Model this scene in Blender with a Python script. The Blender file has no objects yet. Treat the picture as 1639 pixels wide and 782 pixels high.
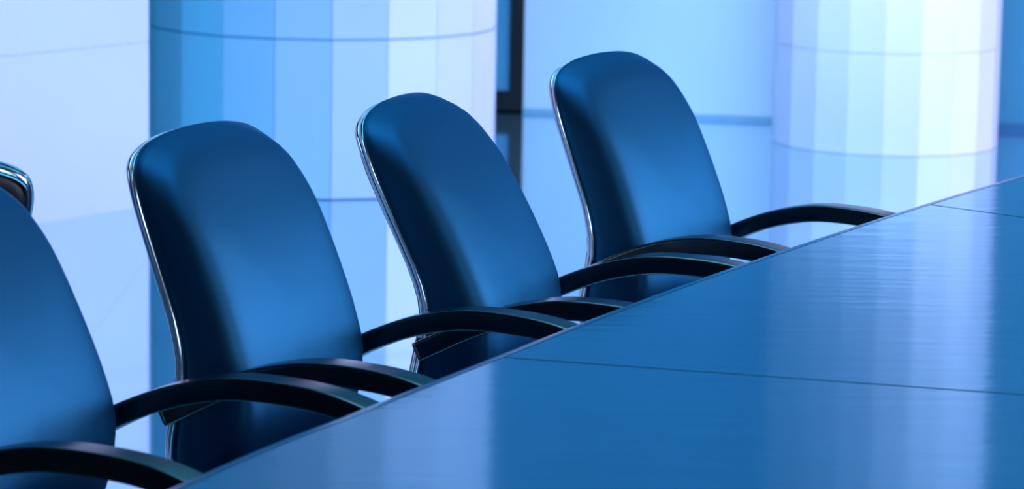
import bpy, bmesh, math, random
from mathutils import Vector, Matrix
C = bpy.context.scene
COL = C.collection
rad = math.radians
random.seed(4)

# ------------------------------------------------------------------ camera
cam_data = bpy.data.cameras.new('camera'); cam = bpy.data.objects.new('camera', cam_data); COL.objects.link(cam)
cam_data.sensor_width = 36.0; cam_data.lens = 5200.0 / 1639.0 * 36.0
cam_data.clip_start = 0.05; cam_data.clip_end = 100
cam.matrix_world = Matrix.Translation((0, 0, 1.716)) @ Matrix.Rotation(rad(90 - 8.881), 4, 'X') @ Matrix.Rotation(rad(0.905), 4, 'Z')
cam_data.dof.use_dof = True; cam_data.dof.focus_distance = 6.2; cam_data.dof.aperture_fstop = 6.5
C.camera = cam

# ------------------------------------------------------------------ colour management
vs = C.view_settings
C.display_settings.display_device = 'sRGB'
vs.view_transform = 'Standard'; vs.look = 'None'; vs.gamma = 1.0; vs.exposure = 0.0; vs.use_curve_mapping = False

# ------------------------------------------------------------------ world and lights
w = bpy.data.worlds.new('world'); C.world = w; w.use_nodes = True
bg = w.node_tree.nodes['Background']; bg.inputs[0].default_value = (0.03, 0.36, 1.0, 1); bg.inputs[1].default_value = 0.006

def area(name, loc, target, sx, sy, color, power):
    d = bpy.data.lights.new(name, 'AREA'); d.shape = 'RECTANGLE'; d.size = sx; d.size_y = sy
    d.color = color; d.energy = power
    o = bpy.data.objects.new(name, d); COL.objects.link(o)
    o.location = loc
    o.rotation_euler = (Vector(target) - Vector(loc)).to_track_quat('-Z', 'Y').to_euler()
    return o
# tall daylight windows on the right, added blue fills at left rear and overhead
area('window_daylight', (9.5, 8.5, 2.2), (0, 9.5, 1.2), 9.0, 3.6, (0.75, 0.70, 0.92), 1150)
area('side_fill', (-7.0, 11.0, 2.2), (0, 11.5, 0.8), 5.0, 3.5, (0.05, 0.60, 1.0), 95)  # ambient fill added to lift the columns' left facets
area('overhead_fill', (1.0, 12.0, 5.5), (1.0, 12.0, 0), 8.0, 5.0, (0.10, 0.60, 1.0), 120)  # added overhead fill, ambient light for the hall floor
area('back_wall_fill', (0.6, 12.0, 1.8), (0.6, 14.8, 0.1), 3.0, 0.5, (0.62, 0.80, 1.0), 24); C.objects['back_wall_fill'].data.spread = rad(90)  # fill added to brighten the low back wall, no fitting here

area('column_fill', (0.2, 9.4, 1.7), (0.2, 12.6, 0.0), 5.0, 0.5, (0.02, 0.55, 1.0), 26); C.objects['column_fill'].data.spread = rad(80)  # unseen frontal fill added for the column facets
tl = area('table_fill', (0.4, 6.0, 3.8), (0.4, 6.0, 0), 2.2, 5.0, (0.18, 0.62, 0.98), 30); tl.data.spread = rad(75)  # added downward fill for the tabletop and arm tops

area('near_fill', (3.0, 2.3, 1.7), (-0.2, 4.5, 0.75), 1.4, 1.2, (0.85, 0.90, 1.0), 34)  # fill added to brighten the nearest chair and table end, no window here
area('left_window_daylight', (-5.6, 5.2, 1.5), (0, 5.2, 1.2), 1.6, 2.8, (0.45, 0.78, 1.0), 26)

# ------------------------------------------------------------------ materials
def mat(name, base, rough=0.5, metal=0.0, ior=1.5, coat=0.0, coat_rough=0.05):
    m = bpy.data.materials.new(name); m.use_nodes = True
    b = m.node_tree.nodes['Principled BSDF']
    b.inputs['Base Color'].default_value = (*base, 1); b.inputs['Roughness'].default_value = rough
    b.inputs['Metallic'].default_value = metal; b.inputs['IOR'].default_value = ior
    b.inputs['Coat Weight'].default_value = coat; b.inputs['Coat Roughness'].default_value = coat_rough
    return m
def add_noise(m, scale, lo, hi, stretch=(1, 1, 1), rot=0.0, bump=0.0, bdist=0.001, detail=4, tex='noise'):
    """varies the base colour between lo and hi times itself, and adds a bump"""
    nt = m.node_tree; b = nt.nodes['Principled BSDF']
    tc = nt.nodes.new('ShaderNodeTexCoord'); mp = nt.nodes.new('ShaderNodeMapping')
    mp.inputs['Rotation'].default_value = (0, 0, rot); mp.inputs['Scale'].default_value = stretch
    mp.vector_type = 'TEXTURE' if False else 'POINT'
    n = nt.nodes.new('ShaderNodeTexNoise'); n.inputs['Scale'].default_value = scale; n.inputs['Detail'].default_value = detail
    nt.links.new(tc.outputs['Object'], mp.inputs['Vector']); nt.links.new(mp.outputs['Vector'], n.inputs['Vector'])
    base = b.inputs['Base Color'].default_value[:]
    r = nt.nodes.new('ShaderNodeMapRange'); r.inputs['From Min'].default_value = .3; r.inputs['From Max'].default_value = .7
    r.inputs['To Min'].default_value = lo; r.inputs['To Max'].default_value = hi
    mx = nt.nodes.new('ShaderNodeVectorMath'); mx.operation = 'SCALE'; mx.inputs[0].default_value = base[:3]
    nt.links.new(n.outputs['Fac'], r.inputs['Value']); nt.links.new(r.outputs['Result'], mx.inputs['Scale'])
    nt.links.new(mx.outputs['Vector'], b.inputs['Base Color'])
    if bump:
        bp = nt.nodes.new('ShaderNodeBump'); bp.inputs['Strength'].default_value = bump; bp.inputs['Distance'].default_value = bdist
        nt.links.new(n.outputs['Fac'], bp.inputs['Height']); nt.links.new(bp.outputs['Normal'], b.inputs['Normal'])
    return m

M = {}
M['leather'] = add_noise(mat('blue leather', (0.017, 0.104, 0.222), 0.50, metal=0.78, ior=1.2), 260, .96, 1.04, bump=.10, bdist=.0006)
M['shell'] = add_noise(mat('black shell', (0.004, 0.010, 0.020), 0.5), 120, .9, 1.1, bump=.05, bdist=.0005)
M['arm'] = add_noise(mat('black arm', (0.001, 0.006, 0.014), 0.22, ior=1.95), 90, .95, 1.05)
M['chrome'] = add_noise(mat('chrome', (0.70, 0.86, 0.98), 0.2, metal=1.0), 30, .97, 1.03)
M['rubber'] = add_noise(mat('caster rubber', (0.01, 0.012, 0.016), 0.6), 80, .9, 1.1)
M['table'] = add_noise(mat('blue lacquered veneer', (0.09, 0.36, 0.56), 0.085, metal=0.5, ior=1.4), 5, .95, 1.05, stretch=(1.0, 5, 1), rot=rad(16), bump=.32, bdist=.0014)
M['edge'] = add_noise(mat('table edge band', (0.015, 0.17, 0.36), 0.25, ior=1.35), 40, .95, 1.05)
M['groove'] = add_noise(mat('dark table joint', (0.002, 0.03, 0.10), 0.5), 40, .9, 1.1)
M['base_panel'] = add_noise(mat('table base veneer', (0.008, 0.05, 0.15), 0.35), 20, .9, 1.1)
M['cladding'] = add_noise(mat('pale column cladding', (0.68, 0.66, 0.86), 0.28), 1.5, .97, 1.03)
M['joint'] = add_noise(mat('cladding joint', (0.10, 0.32, 0.58), 0.6), 30, .9, 1.1)
M['faint_joint'] = add_noise(mat('faint wall joint', (0.50, 0.58, 0.80), 0.4), 30, .9, 1.1)
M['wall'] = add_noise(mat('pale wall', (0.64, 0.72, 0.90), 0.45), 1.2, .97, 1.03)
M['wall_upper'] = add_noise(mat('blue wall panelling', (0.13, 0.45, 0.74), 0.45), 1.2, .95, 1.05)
M['wall_dark'] = add_noise(mat('mid blue wall section', (0.05, 0.27, 0.44), 0.45), 1.2, .95, 1.05)
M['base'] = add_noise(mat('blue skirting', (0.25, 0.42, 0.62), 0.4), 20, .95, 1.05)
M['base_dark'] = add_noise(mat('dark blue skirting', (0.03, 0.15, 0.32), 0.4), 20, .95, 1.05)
M['black_metal'] = add_noise(mat('black door metal', (0.002, 0.003, 0.006), 0.4), 60, .9, 1.1)

for k_, c_ in (('leather', (0.25, 0.7, 1)), ('table', (0.48, 0.90, 0.98))):
    M[k_].node_tree.nodes['Principled BSDF'].inputs['Specular Tint'].default_value = (*c_, 1)

def tiles():
    m = mat('polished floor tiles', (0.47, 0.72, 0.90), 0.06, metal=0.9, ior=1.5)
    nt = m.node_tree; b = nt.nodes['Principled BSDF']
    tc = nt.nodes.new('ShaderNodeTexCoord'); br = nt.nodes.new('ShaderNodeTexBrick')
    br.offset = 0.0; br.inputs['Scale'].default_value = 1.0
    br.inputs['Brick Width'].default_value = 1.2; br.inputs['Row Height'].default_value = 1.2
    br.inputs['Mortar Size'].default_value = 0.006
    br.inputs['Color1'].default_value = (0.47, 0.72, 0.90, 1); br.inputs['Color2'].default_value = (0.46, 0.71, 0.90, 1)
    br.inputs['Mortar'].default_value = (0.42, 0.66, 0.86, 1)
    nt.links.new(tc.outputs['Object'], br.inputs['Vector']); nt.links.new(br.outputs['Color'], b.inputs['Base Color'])
    return m
M['floor'] = tiles()
def glass_mat():
    m = mat('blue door glass', (0.10, 0.30, 0.52), 0.08, ior=1.5)
    m.node_tree.nodes['Principled BSDF'].inputs['Transmission Weight'].default_value = 0.0
    return add_noise(m, 2, .97, 1.03)
M['glass'] = glass_mat()

# ------------------------------------------------------------------ helpers
def obj(name, bm, m, parent=None, smooth=False):
    me = bpy.data.meshes.new(name); bmesh.ops.recalc_face_normals(bm, faces=bm.faces[:]); bm.to_mesh(me); bm.free()
    o = bpy.data.objects.new(name, me); COL.objects.link(o)
    for mm in (m if isinstance(m, (list, tuple)) else [m]): me.materials.append(mm)
    if smooth:
        for p in me.polygons: p.use_smooth = True
    if parent: o.parent = parent
    return o
def tag(o, label=None, cat=None, group=None, kind=None):
    if label: o['label'] = label
    if cat: o['category'] = cat
    if group: o['group'] = group
    if kind: o['kind'] = kind
    return o
def empty(name, loc=(0, 0, 0), rz=0.0):
    o = bpy.data.objects.new(name, None); COL.objects.link(o); o.location = loc; o.rotation_euler = (0, 0, rz)
    o.empty_display_size = .1
    return o
def bev(o, wdt, seg=2):
    md = o.modifiers.new('bevel', 'BEVEL'); md.width = wdt; md.segments = seg; md.limit_method = 'ANGLE'; md.angle_limit = rad(35)
    return o
def prism(bm, pts, z0, z1, mi=0):
    lo = [bm.verts.new((x, y, z0)) for x, y in pts]; hi = [bm.verts.new((x, y, z1)) for x, y in pts]
    n = len(pts)
    fs = [bm.faces.new(lo[::-1]), bm.faces.new(hi)]
    for i in range(n): fs.append(bm.faces.new((lo[i], lo[(i+1) % n], hi[(i+1) % n], hi[i])))
    for f in fs: f.material_index = mi
def box(bm, x0, x1, y0, y1, z0, z1): prism(bm, [(x0, y0), (x1, y0), (x1, y1), (x0, y1)], z0, z1)
def interp(tab, t):
    """smooth (Catmull-Rom like) interpolation of a table of (t, v) sorted by t"""
    if t <= tab[0][0]: return tab[0][1]
    if t >= tab[-1][0]: return tab[-1][1]
    for i in range(len(tab) - 1):
        a, b = tab[i], tab[i+1]
        if a[0] <= t <= b[0]:
            h = b[0] - a[0]; u = (t - a[0]) / h
            m0 = (b[1] - tab[i-1][1]) / (b[0] - tab[i-1][0]) if i > 0 else (b[1] - a[1]) / h
            m1 = (tab[i+2][1] - a[1]) / (tab[i+2][0] - a[0]) if i + 2 < len(tab) else (b[1] - a[1]) / h
            u2, u3 = u*u, u*u*u
            return (2*u3-3*u2+1)*a[1] + (u3-2*u2+u)*h*m0 + (-2*u3+3*u2)*b[1] + (u3-u2)*h*m1
def spline(pts, n):
    """Catmull-Rom through points, n samples per span"""
    P = [Vector(p) for p in pts]; out = []
    for i in range(len(P) - 1):
        p0 = P[i-1] if i else P[i]*2 - P[i+1]; p1, p2 = P[i], P[i+1]; p3 = P[i+2] if i + 2 < len(P) else P[i+1]*2 - P[i]
        for k in range(n):
            t = k / n
            out.append(0.5*((2*p1) + (p2-p0)*t + (2*p0-5*p1+4*p2-p3)*t*t + (3*p1-p0-3*p2+p3)*t**3))
    out.append(P[-1]); return out
def sweep(bm, path, section, side, closed_ends=True):
    """sweep a closed 2D section [(a,b)] along path; a runs along 'side(i)', b along the in-plane normal"""
    rings = []
    for i, p in enumerate(path):
        t = (path[min(i+1, len(path)-1)] - path[max(i-1, 0)]).normalized()
        s = side(i, t).normalized(); nrm = t.cross(s).normalized(); s = nrm.cross(t).normalized()
        sec = section(i) if callable(section) else section
        rings.append([bm.verts.new(p + s*a + nrm*b) for a, b in sec])
    n = len(rings[0])
    for r0, r1 in zip(rings, rings[1:]):
        for k in range(n): bm.faces.new((r0[k], r0[(k+1) % n], r1[(k+1) % n], r1[k]))
    if closed_ends: bm.faces.new(rings[0][::-1]); bm.faces.new(rings[-1])
def rrect(w, h, r, seg=3):
    pts = []
    for cx, cy, a0 in ((w/2-r, h/2-r, 0), (-w/2+r, h/2-r, 90), (-w/2+r, -h/2+r, 180), (w/2-r, -h/2+r, 270)):
        for k in range(seg+1):
            a = rad(a0 + 90*k/seg); pts.append((cx + r*math.cos(a), cy + r*math.sin(a)))
    return pts
def lathe(bm, prof, seg=24, center=(0, 0)):
    rings = []
    for r, z in prof: rings.append([bm.verts.new((center[0]+r*math.cos(2*math.pi*k/seg), center[1]+r*math.sin(2*math.pi*k/seg), z)) for k in range(seg)])
    for r0, r1 in zip(rings, rings[1:]):
        for k in range(seg): bm.faces.new((r0[k], r0[(k+1) % seg], r1[(k+1) % seg], r1[k]))
    bm.faces.new(rings[0][::-1]); bm.faces.new(rings[-1])

# ------------------------------------------------------------------ the setting
bm = bmesh.new(); box(bm, -12, 14, -3, 20, -0.1, 0.0)
tag(obj('floor', bm, M['floor']), kind='structure')

# back wall: runs along y = 14.93 - 0.178 x
def bw(x, off=0.0):
    n = Vector((0.178, 1.0)).normalized()
    return (x + n.x*off, 14.93 - 0.178*x + n.y*off)
def wall_slab(name, x0, x1, z0, z1, m, t=0.2, front=0.0):
    bm = bmesh.new(); prism(bm, [bw(x0, front), bw(x1, front), bw(x1, t), bw(x0, t)], z0, z1)
    return tag(obj(name, bm, m), kind='structure')
DOOR_L, DOOR_R = -1.05, 0.042
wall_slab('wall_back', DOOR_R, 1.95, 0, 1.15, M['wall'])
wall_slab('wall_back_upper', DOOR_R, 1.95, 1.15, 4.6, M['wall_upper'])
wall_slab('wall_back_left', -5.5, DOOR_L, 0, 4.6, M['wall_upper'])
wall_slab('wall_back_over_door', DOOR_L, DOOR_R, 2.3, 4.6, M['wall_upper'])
wall_slab('wall_back_right', 1.95, 10.5, 0, 4.6, M['wall_dark'])  # darker blue than the lower wall section beside it
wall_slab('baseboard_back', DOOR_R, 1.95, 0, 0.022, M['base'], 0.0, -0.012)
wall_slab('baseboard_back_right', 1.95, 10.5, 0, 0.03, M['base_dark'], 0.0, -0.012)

# glazed black door leaf in the back wall
def wbox(parent, name, x0, x1, z0, z1, f0, f1, m):
    bm = bmesh.new(); prism(bm, [bw(x0, f0), bw(x1, f0), bw(x1, f1), bw(x0, f1)], z0, z1)
    return obj(name, bm, m, parent)
door = empty('door_1', (0, 0, 0)); tag(door, kind='structure')
wbox(door, 'door_stile', -0.020, DOOR_R, 0.012, 2.3, -0.02, 0.05, M['black_metal'])
wbox(door, 'door_stile', DOOR_L, DOOR_L+.06, 0.012, 2.3, -0.02, 0.05, M['black_metal'])
wbox(door, 'door_rail', DOOR_L+.06, -0.020, 0.012, 0.10, -0.02, 0.05, M['black_metal'])
wbox(door, 'door_rail', DOOR_L+.06, -0.020, 2.2, 2.3, -0.02, 0.05, M['black_metal'])
wbox(door, 'door_pane', DOOR_L+.06, -0.020, 0.10, 2.2, 0.005, 0.02, M['glass'])
wbox(door, 'door_handle', -0.09, -0.06, 0.95, 1.25, -0.07, -0.04, M['black_metal'])

# bright partition wall on the left, running from the camera side back behind the round column
P0 = Vector((-1.64, 11.33)); D = Vector((0.23, 0.33)).normalized(); Nn = Vector((-D.y, D.x))
def part_slab(name, t0, t1, z0, z1, m, off0, off1, mi=None):
    pts = [P0 + D*t0 + Nn*off0, P0 + D*t1 + Nn*off0, P0 + D*t1 + Nn*off1, P0 + D*t0 + Nn*off1]
    bm = bmesh.new(); prism(bm, [tuple(p) for p in pts], z0, z1)
    return tag(obj(name, bm, m), kind='structure')
bm = bmesh.new()
def pp(t, o): p = P0 + D*t + Nn*o; return (p.x, p.y)
zj = [0.0, 0.597, 0.603, 1.197, 1.203, 1.797, 1.803, 2.397, 2.403, 3.4]
for k in range(0, len(zj)-1):
    rec = 0.004 if k % 2 else 0.0
    prism(bm, [pp(-5.2, rec), pp(.54, rec), pp(.54, .15), pp(-5.2, .15)], zj[k], zj[k+1], 1 if k % 2 else 0)
tag(obj('wall_left', bm, [M['cladding'], M['faint_joint']]), kind='structure')

# faceted round columns
def column(name, px_center, d_front, px_r, theta0, height, joint_h, label, first=None, jm='joint'):
    f = 5200.0
    X = (px_center - 819.5)/f
    d = d_front[1]
    r = px_r/f * (d + .6)
    # centre behind the front base point, along the view direction
    v = Vector((d_front[0], d_front[1])).normalized(); right = Vector((v.y, -v.x))
    c = Vector(d_front) + v*r
    bm = bmesh.new(); N = 20; g = 0.0035 if jm == 'joint' else 0.0012
    R = r*1.006
    def P(th, rr): q = c + (right*math.sin(th) - v*math.cos(th))*rr; return (q.x, q.y)
    zs = []
    z = 0.0
    while z < height - 1e-6:
        st = first if (z == 0 and first) else joint_h
        zs.append((z if z > 0 else g*1.4, min(z + st, height))); z += st
    # dark core
    prism(bm, [P(rad(theta0 + 18*k), R - 0.008) for k in range(N)], 0, height, 1)
    for z0, z1 in zs:
        for k in range(N):
            a, b = rad(theta0 + 18*k), rad(theta0 + 18*(k+1))
            ga = g*0.35/R
            prism(bm, [P(a+ga, R), P(b-ga, R), P(b-ga, R-0.02), P(a+ga, R-0.02)], z0 + (g if z0 > .1 else 0), z1 - g, 0)
    o = obj(name, bm, [M['cladding'], M[jm]])
    tag(o, label, 'column')
    return o
column('column', 517, (-0.712, 11.98), 280, 2.9, 3.4, 0.597, 'wide round column of tall pale flat facets behind the middle chairs')
column('column', 1412, (1.553, 13.54), 178, -1.0, 3.4, 0.62, 'slimmer round faceted column behind the far end of the table', .43, 'faint_joint')

# ------------------------------------------------------------------ the table
edge_pts = [(-1.30, 1.30), (-0.98, 2.55), (-0.70, 3.45), (-0.401, 4.257), (-0.232, 4.641), (-0.111, 4.910), (-0.020, 5.110), (0.196, 5.580),
            (0.412, 6.02), (0.797, 6.753), (1.166, 7.400), (1.62, 8.12), (2.2, 8.95)]
E2 = [Vector((p.x, p.y, 0)) for p in spline([(x, y, 0) for x, y in edge_pts], 10)]
def off(pts, dist):
    out = []
    for i, p in enumerate(pts):
        t = (pts[min(i+1, len(pts)-1)] - pts[max(i-1, 0)]).normalized()
        out.append(p + Vector((t.y, -t.x, 0))*dist)
    return out
table = empty('conference_table', (1.0, 5.2, 0)); tag(table, 'long glossy blue conference table with curved edge and thin panel seams', 'table')
TZ, TT = 0.74, 0.03
def loc(p): return (p[0]-1.0, p[1]-5.2)
inner_off = off(E2, 0.020)
def cross_line(a, d, pts):
    """index+point at which the line a+t*d crosses the polyline"""
    best = None
    for i in range(len(pts)-1):
        p, q = pts[i], pts[i+1]; e = q - p
        den = e.x*d[1] - e.y*d[0]
        if abs(den) < 1e-9: continue
        t = ((a[0]-p.x)*d[1] - (a[1]-p.y)*d[0]) / den
        if 0 <= t <= 1:
            return i, p + e*t
    return None
W = 1.9
s1 = ((-0.030, 5.088), Vector((0.732, -0.217)).normalized())
s2 = ((0.891, 6.892), Vector((0.195, -0.186)).normalized())
g = 0.0038
def seam_hit(s): return cross_line(s[0], s[1], inner_off)
i1, h1 = seam_hit(s1); i2, h2 = seam_hit(s2)
far_in = off(E2, W)
def panel(outer, da_start, len_start, da_end, len_end, extra=[]):
    """outer: points along the curved edge; inner side joined straight"""
    pts = [(p.x, p.y) for p in outer]
    a = outer[-1] + Vector((da_end.x, da_end.y, 0))*len_end
    b = outer[0] + Vector((da_start.x, da_start.y, 0))*len_start
    pts += [(a.x, a.y)] + extra + [(b.x, b.y)]
    bm = bmesh.new(); prism(bm, [loc(p) for p in pts], TZ-TT, TZ)
    o = obj('tabletop_panel', bm, M['table'], table); bev(o, .0012, 2); return o
n1 = Vector((-s1[1].y, s1[1].x)); n2 = Vector((-s2[1].y, s2[1].x))   # left normals (towards +y)
def shift(h, n, k): return Vector((h.x + n.x*k, h.y + n.y*k, 0))
d0 = Vector((0.95, -0.30)).normalized()
panel(inner_off[:i1+1] + [shift(h1, n1, -g)], d0, W, s1[1], W)
panel([shift(h1, n1, g)] + inner_off[i1+1:i2+1] + [shift(h2, n2, -g)], s1[1], W, s2[1], W*1.1)
panel([shift(h2, n2, g)] + inner_off[i2+1:], s2[1], W*1.1, Vector((0.75, -0.66)).normalized(), W*.9)
# edge band: rounded strip outside the dark joint
bm = bmesh.new()
sec = [(-.0045, -TT+.002), (.0125, -TT+.002), (.0125, -.0004), (.004, -.0009), (-.002, -.0018), (-.0040, -.0040), (-.0045, -.007)]
lo = off(E2, 0.0045); rings = []
for p0, p1 in zip(off(E2, 0.0), off(E2, 1.0)):
    d = (p1 - p0).normalized()
    ring = []
    for a, z in sec:
        q = p0 + d*(a + .0045); l = loc(q); ring.append(bm.verts.new((l[0], l[1], TZ + z)))
    rings.append(ring)
for r0, r1 in zip(rings, rings[1:]):
    for k in range(len(sec)): bm.faces.new((r0[k], r0[(k+1) % len(sec)], r1[(k+1) % len(sec)], r1[k]))
bm.faces.new(rings[0][::-1]); bm.faces.new(rings[-1])
obj('edge_band', bm, M['edge'], table)
# dark core under the seams
core = off(E2, 0.006)
pts = [(p.x, p.y) for p in core]
e1 = core[-1] + Vector((0.75, -0.66, 0)).normalized()*W*.85; e0 = core[0] + Vector((0.95, -0.30, 0)).normalized()*W*.97
m1 = h1 + Vector((*s1[1], 0))*W*.97; m2 = h2 + Vector((*s2[1], 0))*W*1.05
bm = bmesh.new(); prism(bm, [loc(p) for p in pts + [(e1.x, e1.y), (m2.x, m2.y), (m1.x, m1.y), (e0.x, e0.y)]], TZ-TT-.012, TZ-.004)
obj('core_board', bm, M['groove'], table)
# support panels standing on the floor
def support(x, y, ang, ln):
    bm = bmesh.new(); c_, s_ = math.cos(ang), math.sin(ang)
    pts = [(x + c_*a - s_*b, y + s_*a + c_*b) for a, b in ((-ln/2, -.02), (ln/2, -.02), (ln/2, .02), (-ln/2, .02))]
    prism(bm, [loc(p) for p in pts], 0, TZ-TT-.012)
    bev(obj('support_panel', bm, M['base_panel'], table), .003)
support(.75, 2.9, rad(-18), .9); support(1.15, 4.75, rad(-17), .9); support(1.95, 6.1, rad(-35), .9)

# ------------------------------------------------------------------ the chair (forward = +x, its right side = -y)
REAR = [(0.44, -0.1586), (0.5, -0.1656), (0.56, -0.1543), (0.6, -0.1442), (0.64, -0.1381), (0.68, -0.1456), (0.73, -0.1683), (0.8, -0.2081), (0.88, -0.2511), (0.95, -0.2822), (1.0, -0.3061), (1.04, -0.3223)]
FRONT = [(0.42, -0.0565), (0.52, -0.0204), (0.6, -0.0089), (0.66, -0.0152), (0.72, -0.0409), (0.8, -0.0849), (0.88, -0.1362), (0.95, -0.1893), (1.0, -0.2264), (1.04, -0.2627)]
WIDR = [(0.44, 0.1917), (0.5, 0.2182), (0.6, 0.229), (0.7, 0.2308), (0.8, 0.2276), (0.88, 0.2291), (0.935, 0.2326), (0.97, 0.226), (0.99, 0.209), (1.003, 0.184), (1.013, 0.15), (1.02, 0.102), (1.023, 0.052)]
WIDF = [(0.44, 0.1868), (0.5, 0.2162), (0.6, 0.229), (0.7, 0.2308), (0.8, 0.2286), (0.87, 0.2271), (0.915, 0.2257), (0.948, 0.217), (0.972, 0.2032), (0.99, 0.1795), (1.003, 0.147), (1.013, 0.0998), (1.018, 0.051)]
def outline(k=0.0):
    """closed outline in (y,z): k=0 the squarer rear edge, k=1 the rounder front of the cushion"""
    W_ = [(a[0]*(1-k) + b[0]*k, a[1]*(1-k) + b[1]*k) for a, b in zip(WIDR, WIDF)]
    tz = 1.024*(1-k) + 1.020*k
    pts = [(.0, tz)] + [(-w_, z) for z, w_ in W_[::-1]] + [(-.14, .425), (0, .42), (.14, .425)] + [(w_, z) for z, w_ in W_]
    P = spline([(y, z, 0) for y, z in pts] + [(0, tz, 0)], 3)
    return [(p.x, p.y) for p in P[:-1]]
def recline(bm, deg, piv=.62):
    """tilts the backrest about its lumbar line"""
    for v in bm.verts:
        dx, dz = v.co.x + .15, v.co.z - piv
        a = rad(deg)*min(1, max(0, dz/.15 + .3))
        v.co.x = -.15 + dx*math.cos(a) - dz*math.sin(a); v.co.z = piv + dx*math.sin(a) + dz*math.cos(a)
    return bm
def back_cushion():
    bm = bmesh.new(); CZ = .74
    RG = [(0.0, 0.955), (0.004, 0.985), (0.1, 0.998), (0.22, 1.0), (0.36, 1.0), (0.5, 0.995), (0.63, 0.985), (0.74, 0.965), (0.83, 0.935), (0.9, 0.895), (0.95, 0.84), (0.99, 0.75), (1.02, 0.62), (1.04, 0.45), (1.055, 0.28), (1.06, 0.13)]
    rings = []
    for dpt, q in RG:
        ring = []; OL = outline(min(1, dpt*1.8))
        for y, z in OL:
            zz = CZ + (z-CZ)*q
            yy = y*q
            x = interp(REAR, zz) + .004; x += (interp(FRONT, zz) - x)*dpt
            ring.append(bm.verts.new((x, yy, zz)))
        rings.append(ring)
    n = len(OL)
    for r0, r1 in zip(rings, rings[1:]):
        for k in range(n): bm.faces.new((r0[k], r0[(k+1) % n], r1[(k+1) % n], r1[k]))
    c1 = bm.verts.new((interp(FRONT, CZ) + .008, 0, CZ))
    for k in range(n): bm.faces.new((rings[-1][k], rings[-1][(k+1) % n], c1))
    # rear closed by inner rings
    prev = rings[0]; OL = outline(0)
    for q in (.75, .5, .25):
        ring = []
        for y, z in OL:
            zz = CZ + (z-CZ)*q; ring.append(bm.verts.new((interp(REAR, zz) + .004, y*q, zz)))
        for k in range(n): bm.faces.new((ring[k], ring[(k+1) % n], prev[(k+1) % n], prev[k]))
        prev = ring
    c0 = bm.verts.new((interp(REAR, CZ) + .004, 0, CZ))
    for k in range(n): bm.faces.new((prev[(k+1) % n], prev[k], c0))
    return bm
def frame_tube():
    """bright metal band running round the rear edge of the backrest"""
    bm = bmesh.new(); OL = outline()
    n = len(OL); path = []
    for y, z in OL:
        zz = .74 + (z-.74)*(.978 if z > .74 else 1.0)
        path.append(Vector((interp(REAR, zz) - .004, y*1.004, zz)))
    rings = []
    sec = []                                   # two beads side by side, (x, outward)
    px_, po_ = .0110, .0035
    for bead in range(2):
        r_ = .0125; cxx = px_ + r_*math.cos(rad(82)); coo = po_ - r_*math.sin(rad(82))
        for k in range(7):
            th = rad(82 - 50*k/6); sec.append((cxx - r_*math.cos(th), coo + r_*math.sin(th)))
        px_, po_ = sec[-1][0] - .0002, sec[-1][1] + .0010
    sec += [(-.008, -.016), (.010, -.014)]
    for i in range(n):
        t = (path[(i+1) % n] - path[i-1]).normalized()
        fx = Vector((1, 0, 0)); fx = (fx - t*fx.dot(t)).normalized(); o_ = t.cross(fx)
        cdir = Vector((0, path[i].y, path[i].z - .74))
        if o_.dot(cdir) < 0: o_ = -o_
        rings.append([bm.verts.new(path[i] + fx*a + o_*b) for a, b in sec])
    for i in range(n):
        r0, r1 = rings[i], rings[(i+1) % n]
        for k in range(len(sec)): bm.faces.new((r0[k], r0[(k+1) % len(sec)], r1[(k+1) % len(sec)], r1[k]))
    return bm
def rear_shell():
    bm = bmesh.new(); OL = outline(); CZ = .74; prev = None
    n = len(OL)
    for dx, q in ((0.002, .955), (-.010, .950), (-.018, .93), (-.022, .88), (-.024, .7), (-.025, .4), (-.025, .15)):
        ring = []
        for y, z in OL:
            zz = CZ + (z-CZ)*q - (.006 if z > .9 else 0); ring.append(bm.verts.new((interp(REAR, zz) + dx, y*q, zz)))
        if prev:
            for k in range(n): bm.faces.new((ring[k], ring[(k+1) % n], prev[(k+1) % n], prev[k]))
        prev = ring
    bm.faces.new(prev)
    return bm
def seat_cushion():
    bm = bmesh.new()
    # superellipse rounded slab with waterfall front
    N = 48; rings = []
    for zf, q in ((0, .90), (.15, .97), (.45, 1.0), (.75, .985), (.92, .93), (1.0, .84), (1.03, .6), (1.04, .3)):
        ring = []
        for k in range(N):
            a = 2*math.pi*k/N; ca, sa = math.cos(a), math.sin(a)
            x = .255*math.copysign(abs(ca)**.45, ca)*q + .095; y = .245*math.copysign(abs(sa)**.45, sa)*q
            drop = max(0, (x-.24))**2*2.2
            ring.append(bm.verts.new((x, y, .395 + .095*zf - drop)))
        rings.append(ring)
    for r0, r1 in zip(rings, rings[1:]):
        for k in range(N): bm.faces.new((r0[k], r0[(k+1) % N], r1[(k+1) % N], r1[k]))
    bm.faces.new(rings[0][::-1]); bm.faces.new(rings[-1])
    return bm
ARM = [(-.124, .591), (-.085, .610), (-.038, .634), (.024, .660), (.085, .678), (.155, .690), (.235, .691), (.315, .684), (.385, .667), (.455, .639), (.497, .60), (.502, .555), (.475, .495), (.415, .45), (.345, .42)]
def arm_bm(s):
    bm = bmesh.new(); y = s*.283
    path = spline([(x, y, z) for x, z in ARM], 6)
    sec = rrect(.060, .037, .007, 3)
    sweep(bm, path, sec, lambda i, t: Vector((0, 1, 0)))
    return bm
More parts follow.
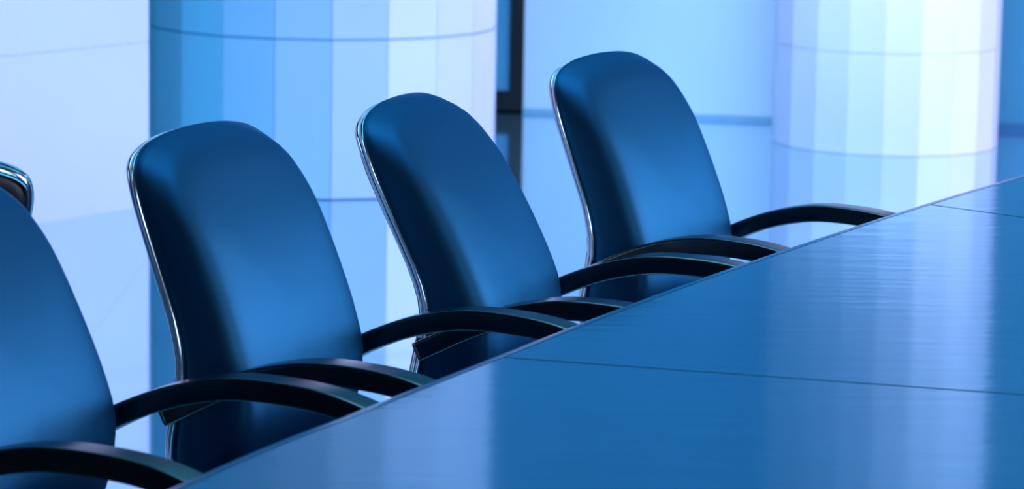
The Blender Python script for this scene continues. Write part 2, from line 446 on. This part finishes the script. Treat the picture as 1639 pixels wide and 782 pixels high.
def make_chair(tilt):
    t = empty('office_chair')
    c = obj('back_cushion', recline(back_cushion(), tilt), M['leather'], t, True)
    obj('back_frame', recline(frame_tube(), tilt), M['chrome'], t, True)
    obj('back_shell', recline(rear_shell(), tilt), M['shell'], t, True)
    sc = obj('seat_cushion', seat_cushion(), M['leather'], t, True)
    bm = bmesh.new(); box(bm, -.13, .30, -.215, .215, .372, .398); bev(obj('seat_pan', bm, M['shell'], t), .01, 3)
    for s in (-1, 1):
        a = obj('armrest', arm_bm(s), M['arm'], t, False)
        for p in a.data.polygons: p.use_smooth = True
        md = a.modifiers.new('ws', 'WEIGHTED_NORMAL'); md.keep_sharp = True
        bm = bmesh.new(); y0, y1 = sorted((s*.20, s*.275)); box(bm, -.140, -.100, y0, y1, .585, .612)
        bev(obj('arm_bracket', bm, M['arm'], a), .004)
        bm = bmesh.new(); y0, y1 = sorted((s*.19, s*.275)); box(bm, .27, .36, y0, y1, .372, .392) 
        bev(obj('arm_bracket', bm, M['arm'], a), .004)
        bm = bmesh.new(); y0, y1 = sorted((s*.262, s*.308)); box(bm, .29, .345, y0, y1, .374, .43)
        bev(obj('arm_bracket', bm, M['arm'], a), .006)
    # spine that carries the backrest
    bm = bmesh.new()
    sweep(bm, spline([(-.185, 0, .60), (-.20, 0, .52), (-.185, 0, .42), (-.12, 0, .355), (0, 0, .345)], 6), rrect(.07, .018, .006), lambda i, t: Vector((0, 1, 0)))
    obj('back_spine', bm, M['chrome'], t, True)
    bm = bmesh.new(); box(bm, -.04, .16, -.09, .09, .325, .372); bev(obj('tilt_mechanism', bm, M['shell'], t), .01, 3)
    bm = bmesh.new(); lathe(bm, [(.028, .10), (.028, .21), (.017, .212), (.017, .328)], 20, (.06, 0)); obj('gas_column', bm, M['chrome'], t)
    base = None
    bm = bmesh.new(); lathe(bm, [(.02, .072), (.045, .078), (.045, .112), (.03, .122)], 24, (.06, 0)); base = obj('base_hub', bm, M['chrome'], t)
    for k in range(5):
        a = 2*math.pi*k/5 + .3; ca, sa = math.cos(a), math.sin(a)
        bm = bmesh.new()
        pth = [Vector((.06 + ca*r, sa*r, z)) for r, z in ((.03, .098), (.12, .095), (.22, .084), (.29, .074))]
        sweep(bm, pth, lambda i: rrect(.042 - .005*i, .024 - .003*i, .006), lambda i, t_: Vector((-sa, ca, 0)))
        lg = obj('base_leg', bm, M['chrome'], t, True)
        bm = bmesh.new(); cx, cy = .06 + ca*.29, sa*.29
        for s in (-1, 1):
            m_ = Matrix.Translation((cx - sa*s*.014, cy + ca*s*.014, .026)) @ Matrix.Rotation(a, 4, 'Z') @ Matrix.Rotation(rad(90), 4, 'X')
            bmesh.ops.create_cone(bm, cap_ends=True, segments=20, radius1=.026, radius2=.026, depth=.016, matrix=m_)
        bmesh.ops.create_cone(bm, cap_ends=True, segments=12, radius1=.007, radius2=.007, depth=.04, matrix=Matrix.Translation((cx, cy, .052)))
        obj('caster', bm, M['rubber'], t)
    return t
POSES = [  # x, y, heading, tilt of the backrest, label
    (-0.686, 4.861, -23.2, -5.7, 'blue leather armchair nearest the camera, its left side cut off by the frame'),
    (-0.333, 5.519, -25.7, -8.6, 'blue leather armchair in front of the wide column, left of the middle chair'),
    (0.048, 6.141, -20.0, -2.6, 'blue leather armchair overlapping the bright right side of the wide column'),
    (0.402, 6.928, -30.3, -7.7, 'blue leather armchair farthest along the table, right of the black door frame'),
    (-1.125, 5.57, 112.0, 0.0, 'dark chair back peeking out behind the nearest chair at the left frame edge'),
]
for i, (x, y, h, tilt, lb) in enumerate(POSES):
    o = make_chair(tilt)
    o.location = (x, y, 0); o.rotation_euler = (0, 0, rad(h))
    tag(o, lb, 'chair', 'armchairs along the conference table' if i < 4 else None)
